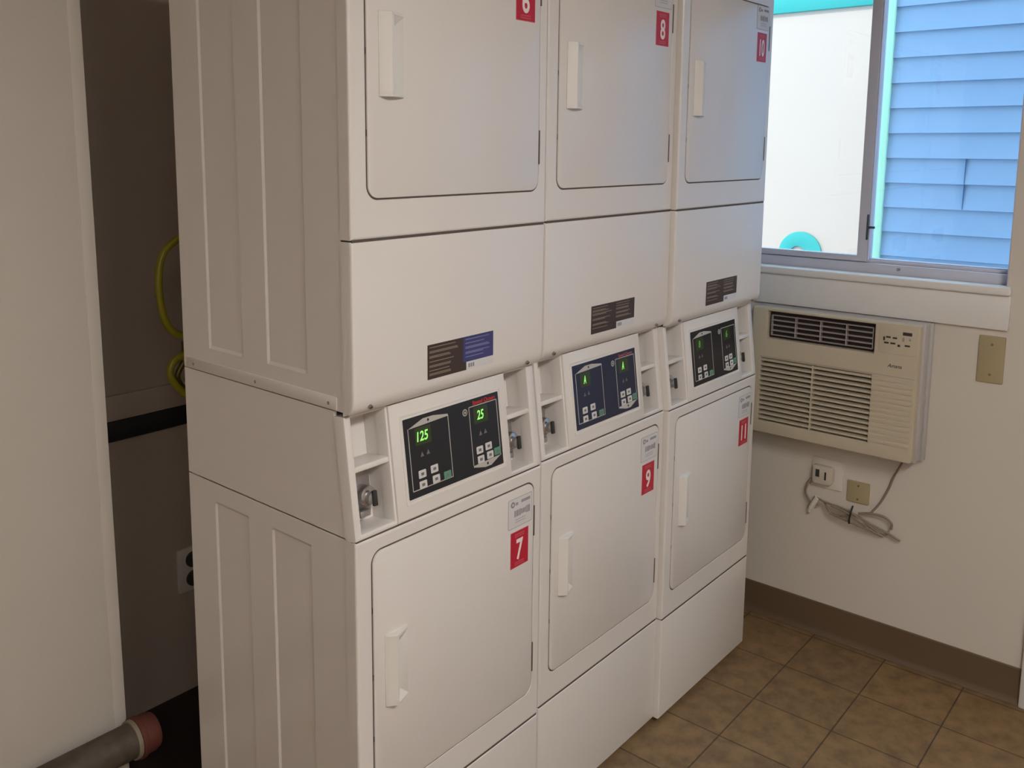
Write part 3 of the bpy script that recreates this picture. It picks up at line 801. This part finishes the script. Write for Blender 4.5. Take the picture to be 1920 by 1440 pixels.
L_ = [
 [wp(-.1465, .672, .016), wp(-.134, .650), wp(-.128, .610), wp(-.150, .575), wp(-.185, .565)],
 [wp(-.165, .600), wp(-.220, .590, .03), wp(-.290, .583, .03), wp(-.330, .572, .035), wp(-.385, .552, .03), wp(-.440, .532, .022), wp(-.505, .508, .02)],
 [wp(-.205, .588), wp(-.225, .565, .03), wp(-.245, .550, .03), wp(-.280, .552, .03), wp(-.330, .566, .03), wp(-.360, .560, .03), wp(-.400, .535, .03), wp(-.430, .515, .02), wp(-.455, .520, .02)],
 [wp(-.235, .552, .035), wp(-.300, .542, .04), wp(-.350, .533, .04), wp(-.395, .528, .035)],
 [wp(-.345, .580, .03), wp(-.390, .590, .025), wp(-.440, .588, .02), wp(-.468, .570, .02), wp(-.470, .545, .02)],
 [wp(-.240, .588, .04), wp(-.300, .575, .04), wp(-.350, .556, .045), wp(-.395, .525, .03), wp(-.440, .508, .02)]]
for l in L_: b.tube([Vector(p) - O3 for p in l], .0045, CORD, seg=8)
b.tube([Vector(p) - O3 for p in (wp(-.500, .852, .03), wp(-.488, .815, .022), wp(-.462, .755, .012), wp(-.445, .70, .008), wp(-.420, .64, .010), wp(-.390, .59, .02))], .0040, CORD, seg=8)
pc = b.build('power_cord', t_ac); pc['label'] = 'bundled beige power cord'
b = MB(u=(1, 0, 0), v=(0, 1, 0), n=(0, 0, 1))
b.tube([Vector(p) - O3 for p in (wp(-.322, .604, .030), wp(-.324, .590, .052), wp(-.320, .560, .056), wp(-.317, .535, .045))], .0035, TIE, seg=8)
o = b.build('cable_tie', pc); o['label'] = 'black cable tie'
b = MB(u=(1, 0, 0), v=(0, 1, 0), n=(0, 0, 1))
b.tube([Vector(p) - O3 for p in (wp(-.178, .600, .022), wp(-.165, .575, .022), wp(-.152, .548, .020))], .011, TAG, seg=10, sub=3)
b.tube([Vector(p) - O3 for p in (wp(-.152, .548, .020), wp(-.146, .530, .018))], .007, TAG, seg=10)
o = b.build('plug', pc); o['label'] = 'white plug'

# ------------------------------------------------------------------ alcove things behind the dryers
t = thing('gas_hose', 'yellow gas hose looping out behind the nearest dryers', 'hose', (0.20, 0.95, 1.2))
O3 = Vector((0.20, 0.95, 1.2))
def yp(x, z, y=1.0): return Vector((x, y, z)) - O3
b = MB(u=(1, 0, 0), v=(0, 1, 0), n=(0, 0, 1))
b.tube([yp(.40, 1.76, .690), yp(.37, 1.758, .80), yp(.30, 1.755, .95), yp(.22, 1.752), yp(.175, 1.735), yp(.135, 1.700), yp(.118, 1.640), yp(.118, 1.570), yp(.130, 1.505), yp(.155, 1.462), yp(.190, 1.444), yp(.25, 1.425), yp(.27, 1.405, 1.02)], .0115, YELLOW, seg=12)
b.build('upper_loop', t)
b = MB(u=(1, 0, 0), v=(0, 1, 0), n=(0, 0, 1))
b.tube([yp(.27, 1.405), yp(.190, 1.385), yp(.150, 1.365), yp(.140, 1.335), yp(.155, 1.300), yp(.185, 1.265), yp(.24, 1.22)], .0115, YELLOW, seg=12)
b.tube([yp(.20, 1.36, 1.02), yp(.175, 1.315, 1.02), yp(.200, 1.270, 1.02), yp(.25, 1.25, 1.02)], .009, BRASS, seg=10)
b.build('lower_loop', t)
b = MB(u=(1, 0, 0), v=(0, 1, 0), n=(0, 0, 1))
b.tube([yp(.198, 1.385), yp(.198, 1.405), yp(.198, 1.425)], .016, BRASS, seg=6, sub=1)
b.tube([yp(.190, 1.405), yp(.40, 1.405)], .013, BRASS, seg=12)
b.tube([yp(.395, 1.405), yp(.395, 1.405, .688)], .013, BRASS, seg=12)
b.build('gas_valve', t)
# outlet low on the alcove wall
t = thing('power_outlet', 'dark duplex outlet low on the shaded alcove wall', 'outlet', (0.43, YB, 0.48))
b = MB(o=(-.43, 0, -.48)); b.plate([rrect(.366, .486, .396, .560, .005, 3)], 0, .010, WALL, bev=.003); b.build('plate', t)
for z_ in (.515, .442):
    b = MB(o=(-.43, 0, -.48)); b.cyl((.425, z_), .030, .007, .020, DARK, seg=20, bev=.004); b.build('socket', t)
# the waste pipe running along the foot of the left wall into the alcove
PY, PZ, PR = 0.945, 0.262, 0.052
t = thing('waste_pipe', 'grey iron pipe with rust-red coupling low along the left wall', 'pipe', (-0.1, PY, PZ))
X_ = dict(u=(0, 1, 0), v=(0, 0, 1), n=(1, 0, 0))
b = MB(**X_); b.cyl((0, 0), PR, -2.9, 0.03, PIPE, seg=32); b.build('pipe_run', t)
b = MB(**X_); b.cyl((0, 0), PR + .006, 0.027, 0.041, CAULK, seg=32, bev=.003); b.build('pipe_collar', t)
b = MB(**X_)
b.cyl((0, 0), PR + .011, 0.040, 0.058, RUST, seg=32, bev=.005)
b.cyl((0, 0), PR + .006, 0.058, 0.108, RUST, seg=32, bev=.022)
b.build('coupling', t)
